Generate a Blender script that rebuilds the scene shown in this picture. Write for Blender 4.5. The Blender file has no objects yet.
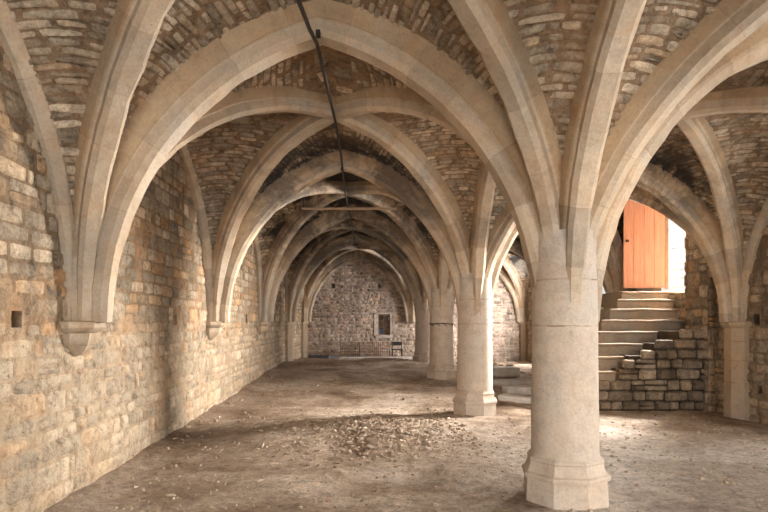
import bpy, bmesh, math, random
from mathutils import Vector, noise
from math import sin, cos, pi, sqrt, atan2, radians as R

scene = bpy.context.scene
COL = scene.collection
rnd = random.Random(7)

# ------------------------------------------------------------------ helpers
def fbm(p, sc=1.0, o=3):
    return noise.fractal(Vector(p) * sc, 1.0, 2.0, o)

def smoothstep(a, b, x):
    t = max(0.0, min(1.0, (x - a) / (b - a)))
    return t * t * (3 - 2 * t)

class MB:
    """collects verts / faces / uvs / tint for ONE mesh object"""
    def __init__(s):
        s.v = []; s.f = []; s.uv = []; s.t = []; s.mi = []
    def vert(s, p, uv=(0, 0), t=(0.5, 0.5, 0.5)):
        s.v.append(tuple(p)); s.uv.append(uv); s.t.append(t)
        return len(s.v) - 1
    def face(s, idx, m=0):
        s.f.append(tuple(idx)); s.mi.append(m)
    def grid(s, rows, m=0):
        for a, b in zip(rows[:-1], rows[1:]):
            for i in range(len(a) - 1):
                s.face((a[i], a[i + 1], b[i + 1], b[i]), m)
    def box(s, c, d, rz=0.0, t=(0.5, 0.5, 0.5), taper=1.0):
        cx, cy, cz = c; hx, hy, hz = d[0] / 2, d[1] / 2, d[2] / 2
        ids = []
        for dz in (-hz, hz):
            k = taper if dz > 0 else 1.0
            for dx, dy in ((-hx, -hy), (hx, -hy), (hx, hy), (-hx, hy)):
                x, y = dx * k, dy * k
                ids.append(s.vert((cx + x * cos(rz) - y * sin(rz), cy + x * sin(rz) + y * cos(rz), cz + dz), (dx + cx, dz + dy + cz), t))
        a = ids
        for q in ((3, 2, 1, 0), (4, 5, 6, 7), (0, 1, 5, 4), (1, 2, 6, 5), (2, 3, 7, 6), (3, 0, 4, 7)):
            s.face([a[i] for i in q])
    def tube(s, pts, r, n=8, t=(0.5, 0.5, 0.5)):
        rows = []
        L = 0
        for i, p in enumerate(pts):
            p = Vector(p)
            a = Vector(pts[max(0, i - 1)]); b = Vector(pts[min(len(pts) - 1, i + 1)])
            d = (b - a).normalized()
            up = Vector((0, 0, 1)) if abs(d.z) < 0.9 else Vector((1, 0, 0))
            x = d.cross(up).normalized(); y = x.cross(d)
            if i: L += (p - Vector(pts[i - 1])).length
            rows.append([s.vert(p + (x * cos(2 * pi * k / n) + y * sin(2 * pi * k / n)) * r, (k / n * r * 6, L), t) for k in range(n)])
        for a, b in zip(rows[:-1], rows[1:]):
            for k in range(n):
                s.face((a[k], a[(k + 1) % n], b[(k + 1) % n], b[k]))
        s.face(rows[0][::-1]); s.face(rows[-1])
    def build(s, name, mats, parent=None, smooth=False, angle=None, loc=None):
        me = bpy.data.meshes.new(name)
        off = Vector(loc) if loc else Vector((0, 0, 0))
        me.from_pydata([tuple(Vector(v) - off) for v in s.v], [], s.f)
        uvl = me.uv_layers.new(name='UVMap')
        col = me.color_attributes.new('tint', 'FLOAT_COLOR', 'POINT')
        for i, t in enumerate(s.t):
            col.data[i].color = (t[0], t[1], t[2], 1)
        luv = [0.0] * (2 * len(me.loops))
        for i, l in enumerate(me.loops):
            luv[2 * i], luv[2 * i + 1] = s.uv[l.vertex_index]
        uvl.data.foreach_set('uv', luv)
        if not isinstance(mats, (list, tuple)): mats = [mats]
        for m in mats: me.materials.append(m)
        me.polygons.foreach_set('material_index', s.mi)
        if smooth:
            me.polygons.foreach_set('use_smooth', [True] * len(me.polygons))
            if angle: me.set_sharp_from_angle(angle=R(angle))
        me.update()
        o = bpy.data.objects.new(name, me); COL.objects.link(o)
        if loc: o.location = loc
        if parent:
            o.parent = parent
            if loc is None:
                o.location = -parent.location
        return o

def tag(o, label=None, cat=None, group=None, kind=None):
    if label: o['label'] = label
    if cat: o['category'] = cat
    if group: o['group'] = group
    if kind: o['kind'] = kind
    return o

def thing(name, loc, label, cat, group=None):
    o = bpy.data.objects.new(name, None); o.empty_display_size = 0.2
    COL.objects.link(o); o.location = loc
    return tag(o, label, cat, group)

def part_rel(mb, name, mat, parent, **k):
    """part whose vertices are given in world space"""
    p = parent.location
    return mb.build(name, mat, parent, loc=None, **k)

# ------------------------------------------------------------------ materials
def newmat(name):
    m = bpy.data.materials.new(name); m.use_nodes = True
    nt = m.node_tree; nt.nodes.clear()
    out = nt.nodes.new('ShaderNodeOutputMaterial')
    b = nt.nodes.new('ShaderNodeBsdfPrincipled')
    b.inputs['Roughness'].default_value = 0.92
    b.inputs['Specular IOR Level'].default_value = 0.25
    nt.links.new(b.outputs[0], out.inputs[0])
    return m, nt, b

class NT:
    def __init__(s, nt): s.nt = nt
    def n(s, typ, **k):
        x = s.nt.nodes.new(typ)
        for a, v in k.items(): setattr(x, a, v)
        return x
    def l(s, a, b): s.nt.links.new(a, b)
    def coord(s):
        g = s.n('ShaderNodeNewGeometry'); return g.outputs['Position']
    def noise(s, vec, scale, detail=4, rough=0.6, dist=0.0):
        x = s.n('ShaderNodeTexNoise'); x.inputs['Scale'].default_value = scale
        x.inputs['Detail'].default_value = detail; x.inputs['Roughness'].default_value = rough
        x.inputs['Distortion'].default_value = dist
        if vec is not None: s.l(vec, x.inputs['Vector'])
        return x.outputs['Fac']
    def ramp(s, fac, stops, interp='LINEAR'):
        r = s.n('ShaderNodeValToRGB'); r.color_ramp.interpolation = interp
        e = r.color_ramp.elements
        while len(e) < len(stops): e.new(0.5)
        for i, (p, c) in enumerate(stops):
            e[i].position = p
            e[i].color = (c[0], c[1], c[2], 1) if isinstance(c, (tuple, list)) else (c, c, c, 1)
        s.l(fac, r.inputs[0]); return r.outputs[0]
    def mix(s, fac, a, b, mode='MIX'):
        x = s.n('ShaderNodeMix'); x.data_type = 'RGBA'; x.blend_type = mode
        if isinstance(fac, (int, float)): x.inputs[0].default_value = fac
        else: s.l(fac, x.inputs[0])
        for v, k in ((a, 6), (b, 7)):
            if isinstance(v, (tuple, list)): x.inputs[k].default_value = (v[0], v[1], v[2], 1)
            else: s.l(v, x.inputs[k])
        return x.outputs[2]
    def math(s, op, a, b=None, c=None, clamp=False):
        x = s.n('ShaderNodeMath'); x.operation = op; x.use_clamp = clamp
        for v, k in ((a, 0), (b, 1), (c, 2)):
            if v is None: continue
            if isinstance(v, (int, float)): x.inputs[k].default_value = v
            else: s.l(v, x.inputs[k])
        return x.outputs[0]
    def bump(s, h, strength, dist, prev=None):
        b = s.n('ShaderNodeBump'); b.inputs['Strength'].default_value = strength
        b.inputs['Distance'].default_value = dist
        s.l(h, b.inputs['Height'])
        if prev is not None: s.l(prev, b.inputs['Normal'])
        return b.outputs[0]
    def sep(s, vec):
        x = s.n('ShaderNodeSeparateXYZ'); s.l(vec, x.inputs[0]); return x.outputs
    def comb(s, x, y, z):
        c = s.n('ShaderNodeCombineXYZ')
        for v, k in ((x, 0), (y, 1), (z, 2)):
            if isinstance(v, (int, float)): c.inputs[k].default_value = v
            else: s.l(v, c.inputs[k])
        return c.outputs[0]

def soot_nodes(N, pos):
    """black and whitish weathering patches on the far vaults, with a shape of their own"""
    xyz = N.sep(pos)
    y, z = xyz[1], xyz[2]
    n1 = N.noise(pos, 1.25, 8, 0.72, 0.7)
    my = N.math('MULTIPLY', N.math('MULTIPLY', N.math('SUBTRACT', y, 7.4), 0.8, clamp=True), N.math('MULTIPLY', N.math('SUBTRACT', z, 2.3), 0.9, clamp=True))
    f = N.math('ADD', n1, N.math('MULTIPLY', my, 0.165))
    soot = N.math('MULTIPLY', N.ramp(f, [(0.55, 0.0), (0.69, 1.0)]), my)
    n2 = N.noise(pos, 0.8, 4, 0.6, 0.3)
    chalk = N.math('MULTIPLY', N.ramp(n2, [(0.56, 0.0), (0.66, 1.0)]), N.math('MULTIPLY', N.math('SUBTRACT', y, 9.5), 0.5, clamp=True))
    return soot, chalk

def masonry_mat(name, cols, mortar, big=(0.75, 1.15), bumpk=1.0, soot=False, ochre=0.5, smear=0.0, vscale=1.0):
    m, nt, b = newmat(name); N = NT(nt)
    pos = N.coord()
    at = N.n('ShaderNodeAttribute'); at.attribute_name = 'tint'
    s3 = N.n('ShaderNodeSeparateColor'); N.l(at.outputs['Color'], s3.inputs[0])
    hue, val, isst = s3.outputs[0], s3.outputs[1], s3.outputs[2]
    n0 = N.noise(pos, 2.5, 6, 0.7, 0.4)
    h2 = N.math('ADD', hue, N.math('MULTIPLY', N.math('SUBTRACT', n0, 0.5), 0.9), clamp=True)
    c = N.ramp(h2, [(i / (len(cols) - 1), k) for i, k in enumerate(cols)])
    c = N.mix(1.0, c, N.ramp(val, [(0.0, 0.62), (1.0, 1.18)]), 'MULTIPLY')
    c = N.mix(N.ramp(isst, [(0.3, 1.0), (0.7, 0.0)]), c, mortar)
    # mottling
    n1 = N.noise(pos, 11, 8, 0.72, 0.5)
    c = N.mix(1.0, c, N.ramp(n1, [(0.3, 0.42), (0.5, 1.0), (0.7, 1.35)]), 'MULTIPLY')
    n9 = N.noise(pos, 34, 6, 0.8, 0.3)
    c = N.mix(1.0, c, N.ramp(n9, [(0.3, 0.6), (0.5, 1.0), (0.7, 1.25)]), 'MULTIPLY')
    q = N.sep(pos)
    ns = N.noise(N.comb(N.math('MULTIPLY', q[0], 3.0), N.math('MULTIPLY', q[1], 3.0), N.math('MULTIPLY', q[2], 0.45)), 1.0, 5, 0.65, 0.3)
    c = N.mix(1.0, c, N.ramp(ns, [(0.32, 0.62), (0.5, 1.0), (0.7, 1.12)]), 'MULTIPLY')
    n2 = N.noise(pos, 0.55, 4, 0.6, 0.3)
    c = N.mix(1.0, c, N.ramp(n2, [(0.3, big[0]), (0.7, big[1])]), 'MULTIPLY')
    # ochre staining
    n3 = N.noise(pos, 1.4, 5, 0.65, 0.8)
    c = N.mix(N.math('MULTIPLY', N.ramp(n3, [(0.52, 0.0), (0.68, 1.0)]), ochre), c, (0.46, 0.25, 0.115))
    if smear:
        n4 = N.noise(pos, 3.4, 8, 0.75, 0.8)
        z = N.sep(pos)[2]
        lz = N.math('MULTIPLY', N.math('SUBTRACT', 2.0, z), 0.25, clamp=True)
        f = N.math('MULTIPLY', N.ramp(N.math('ADD', n4, lz), [(0.56, 0.0), (0.72, 1.0)]), N.ramp(n1, [(0.35, 0.25), (0.55, 1.0)]))
        c = N.mix(N.math('MULTIPLY', f, smear), c, (0.56, 0.455, 0.33))
    # small dark holes
    v = N.n('ShaderNodeTexVoronoi'); v.inputs['Scale'].default_value = 7.0; v.inputs['Randomness'].default_value = 1.0
    wv = N.n('ShaderNodeVectorMath'); wv.operation = 'ADD'
    N.l(pos, wv.inputs[0])
    nz = N.n('ShaderNodeTexNoise'); nz.inputs['Scale'].default_value = 9; N.l(pos, nz.inputs['Vector'])
    sc = N.n('ShaderNodeVectorMath'); sc.operation = 'SCALE'; sc.inputs['Scale'].default_value = 0.18
    N.l(nz.outputs['Color'], sc.inputs[0]); N.l(sc.outputs[0], wv.inputs[1])
    N.l(wv.outputs[0], v.inputs['Vector'])
    pit = N.ramp(v.outputs['Distance'], [(0.05, 1.0), (0.13, 0.0)])
    c = N.mix(N.math('MULTIPLY', pit, 0.55), c, (0.07, 0.05, 0.035))
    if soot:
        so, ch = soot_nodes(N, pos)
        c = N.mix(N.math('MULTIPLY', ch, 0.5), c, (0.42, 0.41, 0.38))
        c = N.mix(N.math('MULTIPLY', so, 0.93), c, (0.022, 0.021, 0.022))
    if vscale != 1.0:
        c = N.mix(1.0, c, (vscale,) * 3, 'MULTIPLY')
    N.l(c, b.inputs['Base Color'])
    f1 = N.noise(pos, 28, 8, 0.75)
    f2 = N.noise(pos, 8, 6, 0.7, 0.5)
    nn = N.bump(f2, 1.0 * bumpk, 0.06)
    nn = N.bump(f1, 0.9 * bumpk, 0.02, nn)
    nn = N.bump(N.math('SUBTRACT', 1.0, pit), 0.5 * bumpk, 0.02, nn)
    N.l(nn, b.inputs['Normal'])
    return m

def ashlar_mat(name, base, warm, grey, nose=None, joint=0.0, soot=False, big=(0.8, 1.12), drum=None, stain=0.45):
    m, nt, b = newmat(name); N = NT(nt)
    pos = N.coord()
    n0 = N.noise(pos, 1.6, 6, 0.65, 0.5)
    c = N.ramp(n0, [(0.3, grey), (0.5, base), (0.7, warm)])
    n1 = N.noise(pos, 42, 8, 0.8, 0.2)
    c = N.mix(1.0, c, N.ramp(n1, [(0.3, 0.78), (0.5, 1.0), (0.7, 1.12)]), 'MULTIPLY')
    n7 = N.noise(pos, 7, 8, 0.7, 0.2)
    c = N.mix(1.0, c, N.ramp(n7, [(0.3, 0.80), (0.5, 1.0), (0.7, 1.10)]), 'MULTIPLY')
    n2 = N.noise(pos, 0.7, 3, 0.5)
    c = N.mix(1.0, c, N.ramp(n2, [(0.3, big[0]), (0.7, big[1])]), 'MULTIPLY')
    n4 = N.noise(pos, 3.1, 6, 0.7, 1.0)
    c = N.mix(N.math('MULTIPLY', N.ramp(n4, [(0.55, 0.0), (0.72, 1.0)]), stain), c, (0.40, 0.235, 0.13))
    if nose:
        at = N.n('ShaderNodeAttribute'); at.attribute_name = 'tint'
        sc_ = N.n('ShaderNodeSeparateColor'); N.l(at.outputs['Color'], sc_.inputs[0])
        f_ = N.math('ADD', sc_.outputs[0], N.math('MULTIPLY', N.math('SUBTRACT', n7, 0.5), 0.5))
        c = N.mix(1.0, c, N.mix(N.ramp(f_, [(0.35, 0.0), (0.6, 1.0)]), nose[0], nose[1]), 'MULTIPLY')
    # pits
    v = N.n('ShaderNodeTexVoronoi'); v.inputs['Scale'].default_value = 13.0
    N.l(pos, v.inputs['Vector'])
    pit = N.ramp(v.outputs['Distance'], [(0.04, 1.0), (0.09, 0.0)])
    pm = N.ramp(N.noise(pos, 2.2, 3, 0.5), [(0.5, 0.0), (0.6, 1.0)])
    pit = N.math('MULTIPLY', pit, pm)
    c = N.mix(N.math('MULTIPLY', pit, 0.6), c, (0.10, 0.07, 0.05))
    jf = None
    if joint:
        uv = N.n('ShaderNodeUVMap'); uv.uv_map = 'UVMap'
        u, w, _ = N.sep(uv.outputs[0])
        oi = N.n('ShaderNodeObjectInfo')
        ww = N.math('ADD', w, N.math('MULTIPLY', oi.outputs['Random'], 5.0))
        ww = N.math('ADD', ww, N.math('MULTIPLY', N.noise(pos, 6, 3), 0.035))
        # slightly unequal stones
        ww = N.math('ADD', ww, N.math('MULTIPLY', N.math('SINE', N.math('MULTIPLY', ww, 5.3)), 0.05))
        fr = N.math('FRACT', N.math('DIVIDE', ww, joint))
        jf = N.math('LESS_THAN', fr, 0.011)
        cell = N.math('FLOOR', N.math('DIVIDE', ww, joint))
        wn = N.n('ShaderNodeTexWhiteNoise'); wn.noise_dimensions = '1D'; N.l(cell, wn.inputs['W'])
        c = N.mix(1.0, c, N.ramp(wn.outputs['Value'], [(0, (0.84, 0.82, 0.80)), (1, (1.1, 1.08, 1.05))]), 'MULTIPLY')
    if drum:
        z = N.sep(pos)[2]
        zz = N.math('ADD', z, N.math('MULTIPLY', N.math('SUBTRACT', N.noise(pos, 7, 4), 0.5), 0.03))
        for k, d in enumerate(drum):
            g = N.math('LESS_THAN', N.math('ABSOLUTE', N.math('SUBTRACT', zz, d)), 0.006)
            jf = g if jf is None else N.math('MAXIMUM', jf, g)
    if jf is not None:
        c = N.mix(N.math('MULTIPLY', jf, N.math('MULTIPLY', N.ramp(N.noise(pos, 5, 2), [(0.4, 0.1), (0.62, 1.0)]), 0.7 if drum else 0.45)), c, (0.22, 0.12, 0.06))
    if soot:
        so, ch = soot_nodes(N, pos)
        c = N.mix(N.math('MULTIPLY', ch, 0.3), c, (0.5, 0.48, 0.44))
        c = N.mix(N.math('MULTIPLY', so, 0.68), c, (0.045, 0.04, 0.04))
    N.l(c, b.inputs['Base Color'])
    nn = N.bump(N.noise(pos, 5, 6, 0.6), 0.6, 0.04)
    nn = N.bump(N.noise(pos, 45, 6, 0.75), 0.45, 0.006, nn)
    nn = N.bump(N.math('SUBTRACT', 1.0, pit), 0.6, 0.012, nn)
    if jf is not None:
        nn = N.bump(N.math('SUBTRACT', 1.0, jf), 0.5, 0.008, nn)
    N.l(nn, b.inputs['Normal'])
    return m

WALLC = [(0.30, 0.235, 0.165), (0.45, 0.36, 0.26), (0.57, 0.465, 0.34), (0.52, 0.38, 0.245), (0.52, 0.30, 0.145)]
WEBC = [(0.43, 0.345, 0.25), (0.55, 0.45, 0.335), (0.65, 0.545, 0.415), (0.60, 0.465, 0.325), (0.50, 0.35, 0.22)]
M_wall = masonry_mat('coursed_rubble_stone', WALLC, (0.30, 0.205, 0.125), smear=0.5, ochre=0.65, bumpk=1.0)
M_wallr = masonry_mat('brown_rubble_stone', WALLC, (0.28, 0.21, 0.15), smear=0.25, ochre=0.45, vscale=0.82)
M_end = masonry_mat('grey_rubble_stone', [(0.30, 0.24, 0.2), (0.48, 0.38, 0.31), (0.58, 0.49, 0.41), (0.52, 0.36, 0.27), (0.48, 0.45, 0.44)], (0.46, 0.37, 0.30), smear=0.15, ochre=0.2)
M_web = masonry_mat('vault_web_stone', WEBC, (0.30, 0.21, 0.135), soot=True, ochre=0.35, bumpk=1.0)
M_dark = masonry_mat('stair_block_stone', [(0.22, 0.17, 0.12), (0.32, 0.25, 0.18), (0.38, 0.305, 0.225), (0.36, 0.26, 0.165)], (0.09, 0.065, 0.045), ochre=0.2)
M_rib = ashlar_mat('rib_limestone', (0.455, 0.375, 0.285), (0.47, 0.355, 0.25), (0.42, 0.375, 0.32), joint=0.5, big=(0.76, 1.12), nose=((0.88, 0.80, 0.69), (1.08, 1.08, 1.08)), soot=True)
M_pillar = ashlar_mat('pillar_limestone', (0.50, 0.425, 0.35), (0.50, 0.40, 0.31), (0.45, 0.405, 0.36), drum=(1.47, 1.85), big=(0.92, 1.06), stain=0.22)
M_resp = ashlar_mat('respond_limestone', (0.36, 0.28, 0.20), (0.38, 0.265, 0.165), (0.32, 0.27, 0.22), drum=(0.55, 0.9, 1.2), stain=0.5)
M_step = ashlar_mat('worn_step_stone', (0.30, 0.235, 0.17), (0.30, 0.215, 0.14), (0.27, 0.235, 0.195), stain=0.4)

def dirt_mat():
    m, nt, b = newmat('trodden_dirt'); N = NT(nt)
    pos = N.coord()
    n0 = N.noise(pos, 0.8, 7, 0.65, 0.6)
    c = N.ramp(n0, [(0.32, (0.23, 0.15, 0.10)), (0.44, (0.44, 0.33, 0.24)), (0.55, (0.62, 0.495, 0.385)), (0.7, (0.72, 0.62, 0.52))])
    xyz = N.sep(pos)
    # paler on the right and around the first pillar, darker earth by the left wall and down the aisle
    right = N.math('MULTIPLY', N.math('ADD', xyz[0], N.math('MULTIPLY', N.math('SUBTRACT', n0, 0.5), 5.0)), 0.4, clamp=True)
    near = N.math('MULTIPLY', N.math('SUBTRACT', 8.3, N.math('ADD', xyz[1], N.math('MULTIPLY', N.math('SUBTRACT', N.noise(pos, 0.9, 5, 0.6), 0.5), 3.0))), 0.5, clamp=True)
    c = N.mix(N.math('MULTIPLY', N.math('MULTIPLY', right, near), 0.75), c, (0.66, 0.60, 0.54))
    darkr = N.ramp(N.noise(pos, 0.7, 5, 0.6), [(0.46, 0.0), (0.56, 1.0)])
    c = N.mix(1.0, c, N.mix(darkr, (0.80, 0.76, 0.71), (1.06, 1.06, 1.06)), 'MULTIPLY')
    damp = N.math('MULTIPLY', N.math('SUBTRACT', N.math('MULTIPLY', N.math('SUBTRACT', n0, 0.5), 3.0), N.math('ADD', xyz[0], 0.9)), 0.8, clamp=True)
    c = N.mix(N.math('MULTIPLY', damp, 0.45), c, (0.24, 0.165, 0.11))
    n1 = N.noise(pos, 9, 8, 0.75, 0.3)
    c = N.mix(1.0, c, N.ramp(n1, [(0.3, 0.5), (0.5, 1.0), (0.7, 1.35)]), 'MULTIPLY')
    c = N.mix(1.0, c, N.ramp(N.noise(pos, 30, 6, 0.8), [(0.3, 0.55), (0.5, 1.0), (0.7, 1.3)]), 'MULTIPLY')
    v = N.n('ShaderNodeTexVoronoi'); v.inputs['Scale'].default_value = 16; N.l(pos, v.inputs['Vector'])
    peb = N.ramp(v.outputs['Distance'], [(0.1, 1.0), (0.22, 0.0)])
    pm = N.ramp(N.noise(pos, 1.7, 5, 0.7), [(0.5, 0.0), (0.62, 1.0)])
    peb = N.math('MULTIPLY', peb, pm)
    c = N.mix(N.math('MULTIPLY', peb, 0.35), c, (0.5, 0.43, 0.35))
    N.l(c, b.inputs['Base Color'])
    nn = N.bump(N.noise(pos, 4, 8, 0.75, 0.4), 1.0, 0.12)
    nn = N.bump(N.noise(pos, 22, 8, 0.8), 0.9, 0.03, nn)
    nn = N.bump(peb, 0.7, 0.02, nn)
    N.l(nn, b.inputs['Normal'])
    return m
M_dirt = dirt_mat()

def plain(name, col, rough=0.8, metal=0.0, var=0.25, sc=12, bump=0.2):
    m, nt, b = newmat(name); N = NT(nt)
    pos = N.coord()
    n = N.noise(pos, sc, 5, 0.65)
    c = N.mix(1.0, col, N.ramp(n, [(0.3, 1 - var), (0.7, 1 + var)]), 'MULTIPLY')
    N.l(c, b.inputs['Base Color']); b.inputs['Roughness'].default_value = rough; b.inputs['Metallic'].default_value = metal
    N.l(N.bump(n, bump, 0.01), b.inputs['Normal'])
    return m
M_iron = plain('dark_rusty_iron', (0.045, 0.04, 0.038), 0.6, 0.4)
M_rust = plain('rusted_mesh_wire', (0.25, 0.15, 0.10), 0.8, 0.2)
M_grit = plain('fine_grit', (0.36, 0.28, 0.205), 0.95, 0, 0.5, 5, 0.4)
M_rubble = plain('pale_rubble', (0.46, 0.37, 0.29), 0.95, 0, 0.35, 9, 0.6)
M_rubbled = plain('brown_rubble', (0.34, 0.24, 0.165), 0.95, 0, 0.35, 9, 0.6)
M_slab = plain('grey_white_slab', (0.55, 0.52, 0.48), 0.9, 0, 0.2, 6, 0.4)
M_batten = plain('grey_brown_batten', (0.38, 0.27, 0.18), 0.85, 0, 0.2, 10, 0.3)
M_board = plain('pale_painted_board', (0.66, 0.66, 0.64), 0.8, 0, 0.12, 8, 0.2)
M_blue = plain('bluish_dark_board', (0.12, 0.12, 0.13), 0.7, 0, 0.3, 8, 0.2)
M_rim = plain('pale_window_surround', (0.52, 0.45, 0.39), 0.9, 0, 0.35, 6, 0.4)
M_out = plain('sunlit_outer_plaster', (0.75, 0.72, 0.68), 0.9, 0, 0.12, 3, 0.3)

def wood_mat():
    m, nt, b = newmat('orange_stained_planks'); N = NT(nt)
    uv = N.n('ShaderNodeUVMap'); uv.uv_map = 'UVMap'
    u, w, _ = N.sep(uv.outputs[0])
    g = N.noise(N.comb(N.math('MULTIPLY', u, 30), N.math('MULTIPLY', w, 1.4), 0.0), 1.0, 6, 0.7, 0.5)
    c = N.ramp(g, [(0.3, (0.37, 0.155, 0.09)), (0.5, (0.46, 0.215, 0.13)), (0.72, (0.53, 0.28, 0.18))])
    pos = N.coord()
    st = N.noise(pos, 3.0, 6, 0.7, 0.4)
    c = N.mix(N.ramp(st, [(0.56, 0.0), (0.72, 0.55)]), c, (0.5, 0.28, 0.18))
    N.l(c, b.inputs['Base Color']); b.inputs['Roughness'].default_value = 0.65
    N.l(N.bump(g, 0.3, 0.01), b.inputs['Normal'])
    return m
M_door = wood_mat()

# ------------------------------------------------------------------ plan of the vaulted hall
EYE = 1.5
XL, XP, XR = -2.47, 1.67, 5.83          # wall axis, pillar axis, right wall axis
WL, WR = -2.52, 5.88                    # wall faces
BAY = 4.13
YS = [4.86 + BAY * (k - 1) for k in range(-1, 6)]     # -3.4 ... 21.38
Y0, Y1, Y2, Y3, Y4, Y5 = YS[1:]
YB = YS[0]
YE = YS[-1]
Z0 = 1.5
HR = 2.40

def floor_z(x, y):
    z = 0.11 * smoothstep(5.5, 11.0, y) + 0.16 * smoothstep(10.0, 15.0, y)
    z += 0.12 * math.exp(-((y - 17.2) / 1.1) ** 2) * smoothstep(-3.2, -1.0, x) * (1 - smoothstep(0.6, 2.2, x))
    z -= 0.12 * smoothstep(18, 19.5, y)
    if x > 2: z -= 0.12 * smoothstep(5.5, 11.0, y) * smoothstep(2, 3.5, x)
    z += 0.10 * math.exp(-((x + 0.1) / 1.6) ** 2 - ((y - 7.5) / 0.9) ** 2)
    z += 0.035 * fbm((x, y, 0), 0.7, 3)
    z += 0.018 * fbm((x, y, 3), 2.6, 4)
    z += 0.05 * math.exp(-((x + 2.6) / 0.3) ** 2) * smoothstep(3, 6, y)
    return z

# curves: r measured from the centre of span, returns list of (r, z, tangent)
def pointed_R(H):
    a = H - 0.258
    c = (HR * HR - a * a) / (2 * a)
    return a, c, a + c

def pointed_half(H, off, n):
    """from springing (r=a) to apex (r=0); list of (r, z, nr, nz) with outward normal"""
    a, c, Rr = pointed_R(H)
    Ro = Rr + off
    th1 = math.acos(max(-1, min(1, c / Ro)))
    out = []
    for i in range(n + 1):
        th = th1 * i / n
        out.append((Ro * cos(th) - c, Z0 + Ro * sin(th), cos(th), sin(th)))
    return out

def diag_half(Hd, off, n):
    a = Hd - 0.165 + off; h = 2.46 + off
    out = []
    for i in range(n + 1):
        th = pi / 2 * i / n
        nr, nz = cos(th) / a, sin(th) / h
        l = sqrt(nr * nr + nz * nz)
        out.append((a * cos(th), Z0 + h * sin(th), nr / l, nz / l))
    return out

P_TRANS = [(-0.21, 0.48), (-0.20, 0.28), (-0.145, 0.145), (-0.118, 0.13), (-0.128, 0.045), (-0.085, 0.0), (0.085, 0.0), (0.128, 0.045), (0.118, 0.13), (0.145, 0.145), (0.20, 0.28), (0.21, 0.48)]
P_WIDE = [(-0.33, 0.50), (-0.32, 0.36), (-0.235, 0.20), (-0.225, 0.07), (-0.17, 0.0), (0.17, 0.0), (0.225, 0.07), (0.235, 0.20), (0.32, 0.36), (0.33, 0.50)]
P_DIAG = [(-0.145, 0.46), (-0.14, 0.22), (-0.115, 0.135), (-0.082, 0.12), (-0.092, 0.04), (-0.055, 0.0), (0.055, 0.0), (0.092, 0.04), (0.082, 0.12), (0.115, 0.135), (0.14, 0.22), (0.145, 0.46)]
P_ARC = [(-0.14, 0.44), (-0.135, 0.20), (-0.115, 0.135), (-0.088, 0.12), (-0.098, 0.04), (-0.06, 0.0), (0.06, 0.0), (0.098, 0.04), (0.088, 0.12), (0.115, 0.135), (0.135, 0.20), (0.14, 0.44)]
P_FORM = [(-0.12, 0.30), (-0.115, 0.08), (-0.085, 0.03), (-0.055, 0.0), (0.055, 0.0), (0.085, 0.03), (0.115, 0.08), (0.12, 0.30)]

def densify(prof):
    out = []
    for (a, b) in zip(prof[:-1], prof[1:]):
        L = math.hypot(b[0] - a[0], b[1] - a[1])
        k = max(1, int(L / 0.06))
        for i in range(k):
            t = i / k
            out.append((a[0] + (b[0] - a[0]) * t, a[1] + (b[1] - a[1]) * t))
    out.append(prof[-1])
    return out

def sweep(mb, cx, cy, ux, uy, pts, prof, jit=0.006, H=9.0):
    """pts: list of (r, z, nr, nz) signed r along horizontal dir (ux,uy)"""
    nx, ny = -uy, ux
    prof = densify(prof)
    rows = []; L = 0; prev = None
    for (r, z, nr, nz) in pts:
        if prev: L += math.hypot(r - prev[0], z - prev[1])
        prev = (r, z)
        row = []; pu = 0; pw = None
        for (w, d) in prof:
            if pw: pu += math.hypot(w - pw[0], d - pw[1])
            pw = (w, d)
            rr = r + nr * d; zz = z + nz * d
            rr = max(-H, min(H, rr)); w = w * (0.66 + 0.34 * smoothstep(1.6, 2.7, z))
            x = cx + ux * rr + nx * w; y = cy + uy * rr + ny * w
            j = jit * noise.noise(Vector((x, y, zz)) * 4.0) * 1.6 + jit * noise.noise(Vector((x, y, zz)) * 13)
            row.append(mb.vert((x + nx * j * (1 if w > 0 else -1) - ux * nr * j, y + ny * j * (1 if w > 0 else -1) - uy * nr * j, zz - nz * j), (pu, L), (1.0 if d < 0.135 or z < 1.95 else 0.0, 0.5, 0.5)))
        rows.append(row)
    mb.grid(rows)
    mb.face(rows[0]); mb.face(rows[-1][::-1])

def full_curve(half):
    left = [(-r, z, -nr, nz) for (r, z, nr, nz) in half]
    right = [(r, z, nr, nz) for (r, z, nr, nz) in half[:-1]][::-1]
    return left + right

NX = 30
def pointed_arch(name, cx, cy, ux, uy, H, prof, label, cat='arch', group=None, mat=None, off=0.0):
    mb = MB()
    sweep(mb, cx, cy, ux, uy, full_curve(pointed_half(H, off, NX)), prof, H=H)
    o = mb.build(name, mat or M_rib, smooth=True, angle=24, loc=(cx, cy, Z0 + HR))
    return tag(o, label, cat, group)

def diag_rib(name, cx, cy, hx, hy, label, sgn=1, half=None):
    Hd = math.hypot(hx, hy); ux, uy = hx / Hd, sgn * hy / Hd
    mb = MB()
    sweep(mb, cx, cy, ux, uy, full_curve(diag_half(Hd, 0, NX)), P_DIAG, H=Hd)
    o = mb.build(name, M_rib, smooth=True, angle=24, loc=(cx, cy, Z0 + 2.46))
    return tag(o, label, 'vault rib')

cxl = (XL + XP) / 2; hxl = (XP - XL) / 2
cxr = (XP + XR) / 2; hxr = (XR - XP) / 2
hy = BAY / 2

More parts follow.
